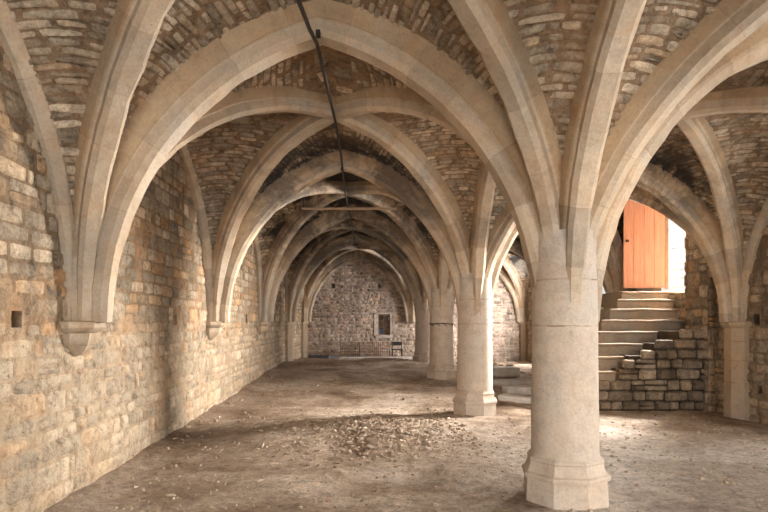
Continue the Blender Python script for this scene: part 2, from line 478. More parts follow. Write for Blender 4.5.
ords = ['behind the camera', 'nearest', 'second', 'third', 'fourth', 'fifth', 'farthest']
tl = {0: 'pointed stone arch across the left aisle, out of frame by the viewer',
      1: 'largest and nearest pointed stone arch, spanning from the first corbel to the front pillar',
      2: 'second pointed arch down the left aisle, ochre, resting on the second pillar',
      3: 'third pointed arch down the left aisle, resting on the pillar with the iron strap',
      4: 'fourth pointed arch down the left aisle, just before the end wall arch'}
tr = {0: 'pointed stone arch across the right aisle, out of frame by the viewer',
      1: 'broad pointed arch sweeping from the front pillar out of the upper right corner',
      2: 'pointed arch in front of the orange door, landing on the right pilaster',
      3: 'pointed arch of the right aisle seen past the second pillar',
      4: 'last pointed arch of the right aisle before its end wall'}
for k, y in enumerate(YS):
    if k == 0: continue
    if k == 6: continue
    i = k - 1
    pointed_arch('transverse_arch', cxl, y, 1, 0, hxl, P_TRANS, tl[i])
    pointed_arch('transverse_arch', cxr, y, 1, 0, hxr, P_WIDE if i == 1 else P_TRANS, tr[i])
pointed_arch('wall_arch', cxl, YE - 0.1, 1, 0, hxl - 0.05, P_TRANS, 'pale pointed arch framing the end wall with the small window')
pointed_arch('wall_arch', cxr, YE - 0.1, 1, 0, hxr - 0.05, P_TRANS, 'pointed arch against the end wall of the right aisle')

bay_name = ['bay behind the viewer', 'nearest bay', 'second bay', 'third bay', 'fourth bay', 'fifth bay']
for b in range(6):
    cy = (YS[b] + YS[b + 1]) / 2
    for (cx, hx, side) in ((cxl, hxl, 'left'), (cxr, hxr, 'right')):
        for sgn in (1, -1):
            if b == 0 : continue
            dirn = ('rising from its near left corner', 'rising from its near right corner')[0 if sgn == 1 else 1]
            diag_rib('diagonal_rib', cx, cy, hx, hy, 'diagonal rib, %s of %s aisle, %s' % (bay_name[b], side, dirn), sgn)
    if b >= 1:
        pointed_arch('arcade_arch', XP, cy, 0, 1, hy, P_ARC,
                     'pointed arcade arch between the aisles, %s' % ['', 'leaning towards the viewer above the front pillar', 'joining the front pillar to the second pillar', 'joining the second pillar to the third', 'joining the third pillar to the fourth', 'last one reaching the end wall'][b])
        pointed_arch('wall_rib', WL, cy, 0, 1, hy, P_FORM, 'thin curved rib flat on the left wall in the %s' % bay_name[b], 'vault rib', off=0.11)
        if b != 3:
            pointed_arch('wall_rib', WR, cy, 0, 1, hy, P_FORM, 'thin curved rib flat on the right wall in the %s' % bay_name[b], 'vault rib', off=0.11)

# ------------------------------------------------------------------ relief masonry
def stone_patch(mb, f, u0, u1, v0, v1, h, tint, g=0.010, jit=0.012, npar=(0.0, 0.14, 0.5, 0.86, 1.0), rng=rnd):
    """f(u,v)->(P,N). a single rounded stone between u0..u1, v0..v1"""
    w, hh = u1 - u0, v1 - v0
    if w < 0.04 or hh < 0.03: return
    cj = [(rng.uniform(-jit, jit), rng.uniform(-jit, jit)) for _ in range(4)]
    rows = []
    for j, b in enumerate(npar):
        row = []
        for i, a in enumerate(npar):
            edge = i in (0, len(npar) - 1) or j in (0, len(npar) - 1)
            aa, bb = a, b
            if i in (0, len(npar) - 1) and j in (0, len(npar) - 1):
                aa = 0.5 + (a - 0.5) * 0.86; bb = 0.5 + (b - 0.5) * 0.86
            dx = (cj[0][0] * (1 - a) + cj[1][0] * a) * (1 - b) + (cj[2][0] * (1 - a) + cj[3][0] * a) * b
            dy = (cj[0][1] * (1 - a) + cj[1][1] * a) * (1 - b) + (cj[2][1] * (1 - a) + cj[3][1] * a) * b
            u = u0 + g + (w - 2 * g) * aa + dx; v = v0 + g + (hh - 2 * g) * bb + dy
            u = max(u0, min(u1, u)); v = max(v0, min(v1, v))
            P, Nn = f(u, v)
            k = -0.004 if edge else h + 0.007 * noise.noise(P * 9.0)
            row.append(mb.vert(P + Nn * k, (u, v), tint))
        rows.append(row)
    mb.grid(rows)

def masonry(mb, f, ulen, vlen, ch, cw, hr, seed, holes=(), keep=None, ulen_fn=None, g=0.009, npar=(0.0, 0.14, 0.5, 0.86, 1.0)):
    rng = random.Random(seed)
    v = 0.0
    while v < vlen - 0.03:
        h = rng.uniform(*ch)
        if v + h > vlen - 0.05: h = vlen - v
        L = ulen_fn(v + h / 2) if ulen_fn else ulen
        u = -rng.uniform(0, cw[0]) if ulen_fn is None else 0.0
        while u < L - 0.02:
            w = rng.uniform(*cw)
            if rng.random() < 0.15: w *= 0.55
            if u + w > L - 0.08: w = L - u
            a, b = max(0.0, u), min(L, u + w)
            um, vm = (a + b) / 2, v + h / 2
            ok = True
            for (h0, h1, g0, g1) in holes:
                if a < h1 and b > h0 and v < g1 and v + h > g0: ok = False
            if ok and (keep is None or keep(um, vm)):
                hh = rng.uniform(*hr)
                t = (rng.random() ** 1.3 * 0.95, rng.random(), 1.0)
                if rng.random() < 0.12 and h > 0.15:      # two thin stones in one course
                    stone_patch(mb, f, a, b, v, v + h * 0.5, hh, t, g, rng=rng, npar=npar)
                    t = (rng.random(), rng.random(), 1.0)
                    stone_patch(mb, f, a, b, v + h * 0.5, v + h, hh * 0.8, t, g, rng=rng, npar=npar)
                else:
                    stone_patch(mb, f, a, b, v, v + h, hh, t, g, rng=rng, npar=npar)
            u += w
        v += h

MT = (0.5, 0.5, 0.0)
WTOP = 4.9
def wall_grid(mb, f, ulen, vlen, du, holes, depth):
    """mortar surface with real rectangular recesses (holes: u0,u1,v0,v1,depth or None for through)"""
    us = set([0.0, ulen]); vs = set([0.0, vlen])
    n = int(ulen / du); us |= {round(i * ulen / n, 4) for i in range(n + 1)}
    n = int(vlen / du); vs |= {round(i * vlen / n, 4) for i in range(n + 1)}
    for h in holes:
        us |= {h[0], h[1]}; vs |= {h[2], h[3]}
    us = sorted(us); vs = sorted(vs)
    idx = {}
    for j, v in enumerate(vs):
        for i, u in enumerate(us):
            P, Nn = f(u, v)
            idx[i, j] = mb.vert(P, (u, v), MT)
    for j in range(len(vs) - 1):
        for i in range(len(us) - 1):
            um = (us[i] + us[i + 1]) / 2; vm = (vs[j] + vs[j + 1]) / 2
            if any(h[0] < um < h[1] and h[2] < vm < h[3] for h in holes): continue
            mb.face((idx[i, j], idx[i + 1, j], idx[i + 1, j + 1], idx[i, j + 1]))
    for h in holes:
        d = h[4]; 
        c = [(h[0], h[2]), (h[1], h[2]), (h[1], h[3]), (h[0], h[3])]
        fr = []; bk = []
        for (u, v) in c:
            P, Nn = f(u, v)
            fr.append(mb.vert(P, (u, v), MT)); bk.append(mb.vert(P - Nn * abs(d), (u, v), MT))
        for k in range(4):
            mb.face((fr[k], bk[k], bk[(k + 1) % 4], fr[(k + 1) % 4]))
        if d > 0: mb.face(bk)

def wob(P, n, amp=0.02):
    return P + n * (amp * fbm(P, 0.9, 3))

# left wall : u runs along +Y from YB
def f_left(u, v):
    n = Vector((1, 0, 0)); P = Vector((WL, YB + u, v - 0.1)); return wob(P, n), n
H_left = [(4.02 - YB, 4.14 - YB, 1.56, 1.68, 0.30), (7.38 - YB, 7.50 - YB, 1.56, 1.70, 0.30), (11.6 - YB, 11.74 - YB, 1.58, 1.76, 0.3),
          (15.1 - YB, 15.25 - YB, 1.6, 1.8, 0.3)]
mb = MB()
wall_grid(mb, f_left, YE - YB, WTOP + 0.1, 0.25, H_left, 0.3)
masonry(mb, f_left, YE - YB, WTOP + 0.1, (0.11, 0.22), (0.14, 0.42), (0.006, 0.022), 11, holes=[h[:4] for h in H_left])
tag(mb.build('wall_left', M_wall, smooth=True), 'long left wall of coursed tan rubble stone with small square holes', kind='structure')

# right wall
DO = (10.40, 12.50, 2.05, 4.78)    # door opening y0,y1,z0,z1
def f_right(u, v):
    n = Vector((-1, 0, 0)); P = Vector((WR, YB + u, v - 0.1)); return wob(P, n), n
fill_openings = [(1.8, 3.3), (5.4, 7.2), (14.0, 16.2), (17.9, 20.2)]  # openings added out of view for the fill lamps
H_right = [(DO[0] - YB, DO[1] - YB, DO[2] + 0.1, DO[3] + 0.1, -0.55),
           (8.55 - YB, 8.69 - YB, 1.55, 1.72, 0.25), (8.62 - YB, 8.74 - YB, 2.55, 2.70, 0.25), (8.50 - YB, 8.60 - YB, 0.52, 0.64, 0.2)]
for a, b in fill_openings:
    H_right.append((a - YB, b - YB, 1.35, 3.05, -0.55))
mb = MB()
wall_grid(mb, f_right, YE - YB, WTOP + 0.1, 0.3, H_right, 0.3)
masonry(mb, f_right, YE - YB, WTOP + 0.1, (0.12, 0.24), (0.15, 0.45), (0.006, 0.03), 12, holes=[h[:4] for h in H_right])
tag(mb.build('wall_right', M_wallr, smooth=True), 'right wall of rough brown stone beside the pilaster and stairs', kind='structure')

# end wall, both aisles
def f_end(u, v):
    n = Vector((0, -1, 0)); P = Vector((WL + u, YE, v - 0.1)); return wob(P, n), n
mb = MB()
EW = WR - WL
H_end = [(0.34 - WL, 0.80 - WL, 1.02 + 0.1, 1.80 + 0.1, 0.35), (-1.42 - WL, -1.26 - WL, 2.86, 3.05, 0.3), (0.34 - WL, 0.48 - WL, 2.86, 3.05, 0.3)]
wall_grid(mb, f_end, EW, WTOP + 0.1, 0.4, H_end, 0.3)
masonry(mb, f_end, EW, WTOP + 0.1, (0.07, 0.15), (0.12, 0.34), (0.003, 0.02), 13, holes=[h[:4] for h in H_end])
tag(mb.build('wall_far', M_end, smooth=True), 'far end wall of mottled grey and tan stone with a small window', kind='structure')

# near wall behind the viewer, two wide doorways to the open air
def f_near(u, v):
    n = Vector((0, 1, 0)); P = Vector((WL + u, YB, v - 0.1)); return P, n
mb = MB()
H_near = [(0.7, 3.5, 0.1, 3.3, -0.5), (5.0, 7.6, 0.1, 3.3, -0.5)]
wall_grid(mb, f_near, EW, WTOP + 0.1, 0.5, H_near, 0.3)
tag(mb.build('wall_near', M_wallr, smooth=False), 'near wall behind the viewer with two doorways', kind='structure')

# ------------------------------------------------------------------ vault webs
OFF = 0.24
def interp_curve(cur, z):
    for a, b in zip(cur[:-1], cur[1:]):
        if a[1] <= z <= b[1]:
            t = (z - a[1]) / max(1e-6, b[1] - a[1]); return a[0] + (b[0] - a[0]) * t
    return cur[-1][0]

def severy(mb, cx, cy, hx, hy_, axis, sx, sy, seed, detail=True, chh=(0.05, 0.105)):
    """patch between half of a side arch and half of the diagonal.
    axis 'x': side arch runs along x at y = cy + sy*hy_ ; axis 'y': runs along y at x = cx + sx*hx"""
    n = 14
    H = hx if axis == 'x' else hy_
    a, c, Rr = pointed_R(H); Ro = Rr + (0.23 if axis == 'x' else 0.17)
    Hd = math.hypot(hx, hy_); ad = Hd - 0.165 + 0.18; hd = 2.46 + 0.18
    zt = sqrt(Ro * Ro - c * c)
    Larc = Ro * math.acos(c / Ro)
    def T(s):
        th = math.acos(c / Ro) * s
        r = Ro * cos(th) - c; z = Ro * sin(th)
        if axis == 'x': return Vector((cx + sx * r, cy + sy * hy_, Z0 + z)), z
        return Vector((cx + sx * hx, cy + sy * r, Z0 + z)), z
    def D(z):
        zz = min(1.0, z / zt)
        q = sqrt(max(0.0, 1 - zz * zz)) * ad / Hd
        q = min(q, 1.0)
        return Vector((cx + sx * hx * q, cy + sy * hy_ * q, Z0 + zz * hd))
    def f0(t, s):
        A, z = T(s); B = D(z)
        P = A.lerp(B, t); P.z += 0.10 * sin(pi * t) * s
        return P
    def Lr(s):
        A, z = T(s); return (D(z) - A).length
    def f(u, v):
        s = max(0.0, min(1.0, v / Larc)); L = max(1e-3, Lr(s)); t = max(0.0, min(1.0, u / L))
        P = f0(t, s)
        e = 0.02
        t2 = t + e if t < 0.5 else t - e; s2 = s + e if s < 0.5 else s - e
        a1 = (f0(t2, s) - P) * (1 if t < 0.5 else -1); a2 = (f0(t, s2) - P) * (1 if s < 0.5 else -1)
        Nn = a1.cross(a2)
        if Nn.length < 1e-9: Nn = Vector((0, 0, -1))
        Nn.normalize()
        # towards the inside of the bay
        c0 = Vector((cx, cy, Z0))
        if Nn.dot(c0 - P) < 0: Nn = -Nn
        return P, Nn
    rows = []
    for j in range(n + 1):
        s = j / n; L = Lr(s)
        rows.append([mb.vert(f0(i / 6, s), (L * i / 6, s * Larc), MT) for i in range(7)])
    mb.grid(rows)
    if detail:
        masonry(mb, f, 0, Larc, chh, (0.14, 0.42), (0.006, 0.024), seed, ulen_fn=lambda v: Lr(max(0, min(1, v / Larc))), g=0.005,
                keep=lambda u, v: v > 0.7, npar=(0.0, 0.2, 0.8, 1.0))

mb = MB()
sd = 100
for b in range(1, 6):
    cy = (YS[b] + YS[b + 1]) / 2
    for (cx, hx, side) in ((cxl, hxl, 'l'), (cxr, hxr, 'r')):
        for sx in (-1, 1):
            for sy in (-1, 1):
                for axis in ('x', 'y'):
                    sd += 1
                    if b == 3 and side == 'r' and sx == 1 and axis == 'y': continue
                    severy(mb, cx, cy, hx, hy, axis, sx, sy, sd, chh=(0.045, 0.085) if b < 3 else (0.06, 0.11))
# roof above the webs and over the bay behind the viewer
rf = [mb.vert((x, y, z), (x, y), MT) for (x, y, z) in ((-3.3, YB - 0.4, 4.9), (6.5, YB - 0.4, 4.9), (6.5, YE + 0.5, 4.9), (-3.3, YE + 0.5, 4.9))]
mb.face(rf)
tag(mb.build('ceiling', M_web, smooth=True), 'ribbed stone vault webs over both aisles, soot stained at the far end', kind='structure')

# ------------------------------------------------------------------ floor
mb = MB()
rows = []
nx_, ny_ = 110, 250
for j in range(ny_ + 1):
    y = YB + (YE - YB) * (j / ny_)
    rows.append([mb.vert((WL - 0.05 + (WR - WL + 0.1) * i / nx_, y, floor_z(WL - 0.05 + (WR - WL + 0.1) * i / nx_, y)), (0, 0), MT) for i in range(nx_ + 1)])
mb.grid(rows)
tag(mb.build('floor', M_dirt, smooth=True), 'uneven trodden dirt floor strewn with stone chips', kind='structure')

# ------------------------------------------------------------------ pillars
def ring(mb, cx, cy, z, r, n, rot=0.0, oct_=0.0, t=(0.5, 0.5, 0.5), uv=0):
    out = []
    for k in range(n):
        a = 2 * pi * k / n + rot
        # octagon blend
        seg = pi / 4
        aa = (a + pi / 8 - rot) % seg - seg / 2
        ro = cos(seg / 2) / cos(aa) / cos(seg / 2) * 0.955
        rr = r * ((1 - oct_) + oct_ * ro)
        out.append(mb.vert((cx + rr * cos(a), cy + rr * sin(a), z), (a * r, z), t))
    return out

def lathe(mb, cx, cy, prof, n=48, caps=True, rot=0.0):
    rows = [ring(mb, cx, cy, z, r, n, rot, o) for (z, r, o) in prof]
    for a, b in zip(rows[:-1], rows[1:]):
        for k in range(n):
            mb.face((a[k], a[(k + 1) % n], b[(k + 1) % n], b[k]))
    if caps: mb.face(rows[-1]); mb.face(rows[0][::-1])

def pillar(cx, cy, label, r=0.268, s=1.0):
    fz = floor_z(cx, cy)
    t = thing('stone_pillar', (cx, cy, fz), label, 'pillar', 'pillars between the two aisles')
    mb = MB()
    prof = []
    z = 0.36 + fz * 0.0
    for i in range(40):
        zz = 0.36 + (2.25 - 0.36) * i / 39
        rr = r * (1.035 - 0.035 * smoothstep(0.36, 1.4, zz) + 0.05 * smoothstep(1.86, 2.5, zz))
        prof.append((zz, rr, 0.0))
    lathe(mb, cx, cy, prof, 64)
    for i, v in enumerate(mb.v):
        p = Vector(v); k = 1 + 0.012 * fbm(p, 2.5, 3)
        mb.v[i] = (cx + (p.x - cx) * k, cy + (p.y - cy) * k, p.z)
    mb.build('shaft', M_pillar, t, smooth=True, angle=50)
    mb = MB()   # octagonal moulded base
    b = [(0.195, 0.335, 1), (0.20, 0.366, 1), (0.222, 0.372, 1), (0.24, 0.366, 1), (0.25, 0.345, 1), (0.262, 0.338, 1), (0.30, 0.322, 1), (0.335, 0.316, 1), (0.345, 0.325, 0.9), (0.36, 0.322, 0.8), (0.375, 0.300, 0.5), (0.39, 0.292, 0.2), (0.41, 0.274, 0)]
    b = [(z_, r_ * 0.965, o_) for (z_, r_, o_) in b]
    lathe(mb, cx, cy, b, 64, rot=pi / 8 + 0.22)
    mb.build('base_moulding', M_pillar, t, smooth=True, angle=25)
    mb = MB()
    lathe(mb, cx, cy, [(-0.12, 0.346, 1), (0.03, 0.342, 1), (0.19, 0.335, 1), (0.205, 0.325, 1)], 64, rot=pi / 8 + 0.22)
    for i, v in enumerate(mb.v):
        p = Vector(v); k = 1 + 0.02 * fbm(p, 3.0, 3)
        mb.v[i] = (cx + (p.x - cx) * k, cy + (p.y - cy) * k, p.z)
    mb.build('plinth', M_pillar, t, smooth=True, angle=25)
    return t

pl = ['thick pale round stone pillar nearest the viewer, on an octagonal plinth',
      'second round stone pillar back, at the edge of the rubble scatter',
      'third round stone pillar back, with a twisted iron strap around its top',
      'fourth stone pillar back, mostly hidden at the right of the aisle end']
pil0 = pillar(XP, Y0, 'stone pillar beside the viewer, just out of frame')
PIL = []
for lab, y in zip(pl, (Y1, Y2, Y3, Y4)):
    PIL.append(pillar(XP, y, lab))
# lift base mouldings on the raised floor
for p in PIL:
    dz = max(0.0, floor_z(XP, p.location.y) - 0.0)
    for c in p.children:
        if c.name.startswith(('base_moulding', 'plinth')): c.location.z += dz * 0.8

# iron strap on the third pillar
mb = MB()
cy = Y3
pts = [(XP + 0.277 * cos(a), cy + 0.277 * sin(a), 1.46 + 0.01 * sin(3 * a)) for a in [i * 2 * pi / 32 for i in range(33)]]
mb.tube(pts, 0.011, 6)
for a in (3.6, 4.2, 4.7, 5.3, 5.9):
    mb.tube([(XP + 0.277 * cos(a), cy + 0.277 * sin(a), 1.46), (XP + 0.30 * cos(a + .1), cy + 0.30 * sin(a + .1), 1.45), (XP + 0.31 * cos(a + .25), cy + 0.31 * sin(a + .25), 1.42), (XP + 0.29 * cos(a + .3), cy + 0.29 * sin(a + .3), 1.41)], 0.008, 6)
tag(mb.build('iron_strap', M_iron, loc=(XP, cy, 1.46)), 'dark twisted iron strap wrapped round the third pillar', 'strap')

# ------------------------------------------------------------------ corbels on left wall, responds
def half_lathe(mb, cx, cy, prof, sgn, n=24, oct_=True):
    rows = []
    for (z, r) in prof:
        row = []
        for k in range(n + 1):
            a = -pi / 2 + pi * k / n
            rr = r
            if oct_:
                seg = pi / 4; aa = (a + pi / 8) % seg - seg / 2
                rr = r / cos(aa) * 0.955
            row.append(mb.vert((cx + sgn * rr * cos(a), cy + rr * sin(a), z), (a * r, z)))
        rows.append(row)
    mb.grid(rows)
    mb.face(rows[-1]); mb.face(rows[0])

for i, (y, lab) in enumerate(((Y1, 'nearest carved stone corbel on the left wall under the big rib cluster'), (Y2, 'second stone corbel along the left wall'),
                              (Y3, 'third stone corbel along the left wall, small and far'))):
    t = thing('corbel', (WL, y, 1.25), lab, 'corbel', 'corbels along the left wall')
    mb = MB(); half_lathe(mb, WL - 0.02, y, [(1.40, 0.17), (1.43, 0.23), (1.455, 0.25), (1.50, 0.255), (1.51, 0.235)], 1)
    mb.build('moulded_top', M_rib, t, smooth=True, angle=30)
    mb = MB(); half_lathe(mb, WL - 0.02, y, [(1.20, 0.02), (1.225, 0.08), (1.265, 0.13), (1.31, 0.175), (1.36, 0.21), (1.405, 0.22)], 1)
    for k, v in enumerate(mb.v):
        p = Vector(v); j = 0.02 * fbm(p, 6, 3); mb.v[k] = (p.x + j, p.y + j, p.z)
    mb.build('tapered_bottom', M_rib, t, smooth=True, angle=30)
for (cx, y, sg, lab) in ((WL, Y4, 1, 'left wall pilaster near the end of the aisle'), (WL, YE - 0.1, 1, 'left pilaster in the corner of the end wall'),
                         (WR, Y1, -1, 'right wall pilaster beside the viewer, out of frame'),
                         (WR, Y2, -1, 'stone pilaster with moulded capital on the right wall beside the stairs'), (WR, Y3, -1, 'stone pilaster behind the stairs on the right wall'),
                         (WR, Y4, -1, 'right aisle pilaster seen past the second pillar'), (WR, YE - 0.1, -1, 'right aisle pilaster at the far corner')):
    t = thing('pilaster', (cx, y, 0), lab, 'pilaster')
    mb = MB(); half_lathe(mb, cx, y, [(-0.1, 0.235), (0.5, 0.225), (1.0, 0.225), (1.42, 0.22)], sg)
    mb.build('shaft', M_resp, t, smooth=True, angle=30)
    mb = MB(); half_lathe(mb, cx, y, [(1.41, 0.22), (1.43, 0.255), (1.46, 0.27), (1.49, 0.275), (1.51, 0.25)], sg)
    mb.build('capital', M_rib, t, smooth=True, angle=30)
# clustered springer stones behind the ribs at every wall support
for i, y in enumerate((Y1, Y2, Y3, Y4, YE - .1)):
    for (cx, sg, s) in ((WL, 1, 'left'), (WR, -1, 'right')):
        mb = MB(); half_lathe(mb, cx, y, [(1.50, 0.12), (2.0, 0.13), (2.6, 0.18), (3.0, 0.15)], sg)
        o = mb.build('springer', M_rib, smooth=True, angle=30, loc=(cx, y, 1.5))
        tag(o, 'stone springer block behind the %s of the %s wall' % (['first rib cluster', 'second rib cluster', 'third rib cluster', 'fourth rib cluster', 'last rib cluster'][i], s), 'springer')

# ------------------------------------------------------------------ staircase, door
st = thing('stone_staircase', (4.6, 9.7, floor_z(4.6, 9.7)), 'worn winding stone steps climbing over rough masonry to the orange door', 'staircase')
SY = 9.62
tops = [0.66, 0.90, 1.12, 1.33, 1.54, 1.75, 1.94, 2.10]
right_end = [4.22, 4.45, 4.88, 5.25, 5.86, 5.86, 6.2, 6.4]
left_end = [3.30, 3.30, 3.35, 3.60, 4.33, 4.57, 4.80, 4.98]
for k, (zt, xr_, xl_) in enumerate(zip(tops, right_end, left_end)):
    mb = MB()
    n = 16
    yf = SY + 0.03 + 0.21 * k
    rows = []
    xs = [xl_ + (xr_ - xl_) * i / n for i in range(n + 1)]
    bow = 0.06
    def front(x): return yf + bow * ((x - (xl_ + xr_) / 2) / ((xr_ - xl_) / 2)) ** 2 + 0.012 * noise.noise(Vector((x * 5, k, 0)))
    th = 0.27
    yb = 12.5 if k == 7 else yf + 0.75
    prof = [(th, 0.035), (0.05, 0.03), (0.035, 0.0), (0.008, 0.0), (0.0, 0.012)]
    for x in xs:
        sag = 0.012 * noise.noise(Vector((x * 3, k * 7, 1)))
        row = [mb.vert((x, front(x) + dy, zt - dz + sag), (x, -dz)) for (dz, dy) in prof]
        row.append(mb.vert((x, yb, zt + sag), (x, 1))); row.append(mb.vert((x, yb, zt - th), (x, 1.2)))
        rows.append(row)
    mb.grid(rows); mb.face(rows[0][::-1]); mb.face(rows[-1])
    mb.face([r[0] for r in rows] + [rows[-1][-1], rows[0][-1]][0:0] + [rows[-1][-1], rows[0][-1]])
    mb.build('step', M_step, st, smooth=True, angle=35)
# rough masonry carrying the steps
mb = MB()
def f_st(u, v):
    n = Vector((0, -1, 0)); P = Vector((3.25 + u, SY + 0.07, v)); return P + n * 0.02 * fbm(P, 2), n
def top_at(x):
    for k, e in enumerate(right_end):
        if x < e: return tops[k]
    return 2.1
def keep(u, v): return v < top_at(3.25 + u) - 0.075
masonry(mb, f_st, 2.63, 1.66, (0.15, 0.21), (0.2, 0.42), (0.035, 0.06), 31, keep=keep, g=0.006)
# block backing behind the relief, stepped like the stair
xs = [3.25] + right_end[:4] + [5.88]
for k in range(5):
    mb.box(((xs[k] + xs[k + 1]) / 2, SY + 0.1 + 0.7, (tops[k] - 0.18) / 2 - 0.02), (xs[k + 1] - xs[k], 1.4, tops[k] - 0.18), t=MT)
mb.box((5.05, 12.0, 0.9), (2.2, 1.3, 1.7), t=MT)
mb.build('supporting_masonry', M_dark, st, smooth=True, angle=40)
# rough pier between stairs and pilaster
def rough_block(mb, x0, x1, y0, y1, z0, z1, seed, ch=(0.16, 0.3), cw=(0.18, 0.4)):
    for (fn, L) in (((lambda u, v: (Vector((x0 + u, y0, z0 + v)), Vector((0, -1, 0)))), x1 - x0), ((lambda u, v: (Vector((x0, y1 - u, z0 + v)), Vector((-1, 0, 0)))), y1 - y0)):
        masonry(mb, fn, L, z1 - z0, ch, cw, (0.01, 0.04), seed, g=0.008)
    mb.box(((x0 + x1) / 2, (y0 + y1) / 2, (z0 + z1) / 2), (x1 - x0, y1 - y0, z1 - z0), t=MT)
mb = MB()
rough_block(mb, 5.73, 5.95, 9.62, 10.30, -0.1, 4.2, 51)
tag(mb.build('stone_pier', M_wallr, smooth=True, angle=50, loc=(5.8, 9.9, 0)), 'rough stone pier standing between the stairs and the right pilaster', 'pier')
mb = MB()
rough_block(mb, 4.72, 5.0, 12.35, 12.75, -0.1, 3.4, 52)

# door opening lining + door leaf + yard
t = tag(thing('door_1', (5.42, 12.1, 2.2), 'orange plank door standing open at the top of the stairs', 'door'), kind='structure')
A = Vector((5.42, 12.12)); B = Vector((6.17, 11.86)); d = (B - A); L = d.length; d.normalize(); nn = Vector((d.y, -d.x))
npk = 4
mb = MB()
for i in range(npk):
    a = A + d * (L * i / npk + 0.003); b = A + d * (L * (i + 1) / npk - 0.003)
    c = (a + b) / 2
    i0 = len(mb.v)
    mb.box((c.x, c.y, 3.28), ((b - a).length, 0.035, 2.12), rz=atan2(d.y, d.x))
    for q in range(i0, len(mb.v)):
        p = Vector(mb.v[q][:2]); mb.uv[q] = ((p - A).dot(d) + i * 3.3, mb.v[q][2])
mb.build('plank_leaf', M_door, t)
mb = MB()
for z in (2.5, 3.9):
    c = A + d * (L / 2) - nn * 0.035
    mb.box((c.x, c.y, z), (L * 0.95, 0.035, 0.12), rz=atan2(d.y, d.x))
mb.build('cross_batten', M_door, t)
mb = MB(); c = A + d * 0.07 + nn * 0.04
mb.box((c.x, c.y, 3.22), (0.07, 0.03, 0.05), rz=atan2(d.y, d.x))
mb.tube([(c.x + nn.x * .01, c.y + nn.y * .01, 3.22), (c.x + nn.x * .04, c.y + nn.y * .04, 3.22)], 0.009)
h = mb.build('door_handle', M_iron, t); h.location = (0, 0, 0); h.parent = [q for q in t.children if q.name.startswith('plank_leaf')][0]
mb = MB(); c = B + d * 0.03
mb.box((c.x, c.y, 3.28), (0.06, 0.06, 2.2), rz=atan2(d.y, d.x))
mb.build('door_post', plain('brown_door_post', (0.25, 0.15, 0.09), 0.8), t)

# yard outside the door
mb = MB()
mb.box((8.4, 13.5, 1.95), (4.0, 12.0, 0.2), t=MT)
tag(mb.build('trim_1', M_out), 'pale ground outside the door', kind='structure')
mb = MB()
def f_y(u, v):
    n = Vector((-1, 0, 0)); return Vector((9.2, 9 + u, 2.0 + v)), n
wall_grid(mb, f_y, 14, 4.0, 1.0, [], 0)
masonry(mb, f_y, 14, 4.0, (0.2, 0.35), (0.3, 0.6), (0.01, 0.03), 71)
tag(mb.build('wall_yard', M_out, smooth=True), 'bright pale wall outside the door', kind='structure')

# ------------------------------------------------------------------ end wall window, railings, boards
zf = floor_z(0, 20.9)
t = thing('small_window', (0.57, YE, 1.0), 'small dark window with pale surround low in the end wall', 'window')
mb = MB()
for (x, z, w, h_) in ((0.27, 1.38, 0.15, 0.80), (0.82, 1.4, 0.04, 0.78), (0.57, 1.82, 0.54, 0.04), (0.56, 0.96, 0.6, 0.11)):
    mb.box((x, YE - 0.005, z), (w, 0.06, h_))
mb.build('surround', M_rim, t)
mb = MB()
for x in (0.34 + 0.02, 0.57, 0.80 - 0.02): mb.box((x, YE + 0.1, 1.41), (0.035, 0.04, 0.78))
for z in (1.05, 1.3, 1.55, 1.77): mb.box((0.57, YE + 0.1, z), (0.46, 0.03, 0.03))
mb.build('window_grille', M_rust, t)
mb = MB(); mb.box((0.45, YE + 0.16, 1.13), (0.2, 0.02, 0.2)); mb.build('pane', plain('blue_pane', (0.12, 0.2, 0.33), 0.4), t)

for i, (x0, x1, y, lab) in enumerate(((-1.05, -0.35, YE - .45, 'rusty wire mesh panel leaning at the end wall, left of the three'), (-0.33, 0.35, YE - .55, 'rusty wire mesh panel at the centre of the end wall foot'),
                                      (0.42, 0.75, YE - .5, 'narrow rusty wire panel below the small window'))):
    mb = MB(); zb = floor_z(0, y)
    n = int((x1 - x0) / 0.075)
    for k in range(n + 1):
        x = x0 + (x1 - x0) * k / n; mb.tube([(x, y, zb), (x, y + .06, zb + 0.62)], 0.009 if k % n else 0.018, 5)
    for k in range(6):
        z = zb + 0.05 + 0.11 * k; mb.tube([(x0, y + .01 * k, z), (x1, y + .01 * k, z)], 0.009, 5)
    tag(mb.build('mesh_panel', M_rust, loc=((x0 + x1) / 2, y, zb)), lab, 'panel', 'mesh panels at the end wall')
t = thing('wooden_chair', (1.03, YE - .6, floor_z(1, YE - .6)), 'small dark broken chair beside the mesh panels', 'chair')
zb = floor_z(1, YE - .6)
for dx in (-.17, .17):
    for dy in (-.15, .15):
        mb = MB(); mb.tube([(1.03 + dx, YE - .6 + dy, zb - .02), (1.03 + dx, YE - .6 + dy, zb + (0.62 if dy > 0 else .34))], 0.018, 6); mb.build('leg', M_iron, t)
mb = MB(); mb.box((1.03, YE - .6, zb + .34), (.4, .36, .03)); mb.build('seat', M_iron, t)
mb = MB(); mb.box((1.03, YE - .45, zb + .55), (.38, .02, .14)); mb.build('backrest', M_iron, t)
mb = MB(); mb.box((0.25, YE - 1.5, floor_z(.25, YE - 1.5) + 0.09), (2.6, 0.16, 0.05), rz=0.02)
for x in (-.9, .3, 1.4): mb.box((x, YE - 1.5, floor_z(.25, YE - 1.5) + 0.03), (.08, .14, .1))
tag(mb.build('white_plank', M_board, loc=(0.25, YE - 1.5, .2)), 'long white plank lying low before the end wall', 'plank')
mb = MB(); mb.box((-1.6, 18.2, floor_z(-1.6, 18.2) + 0.09), (0.7, 0.12, 0.09), rz=-.25)
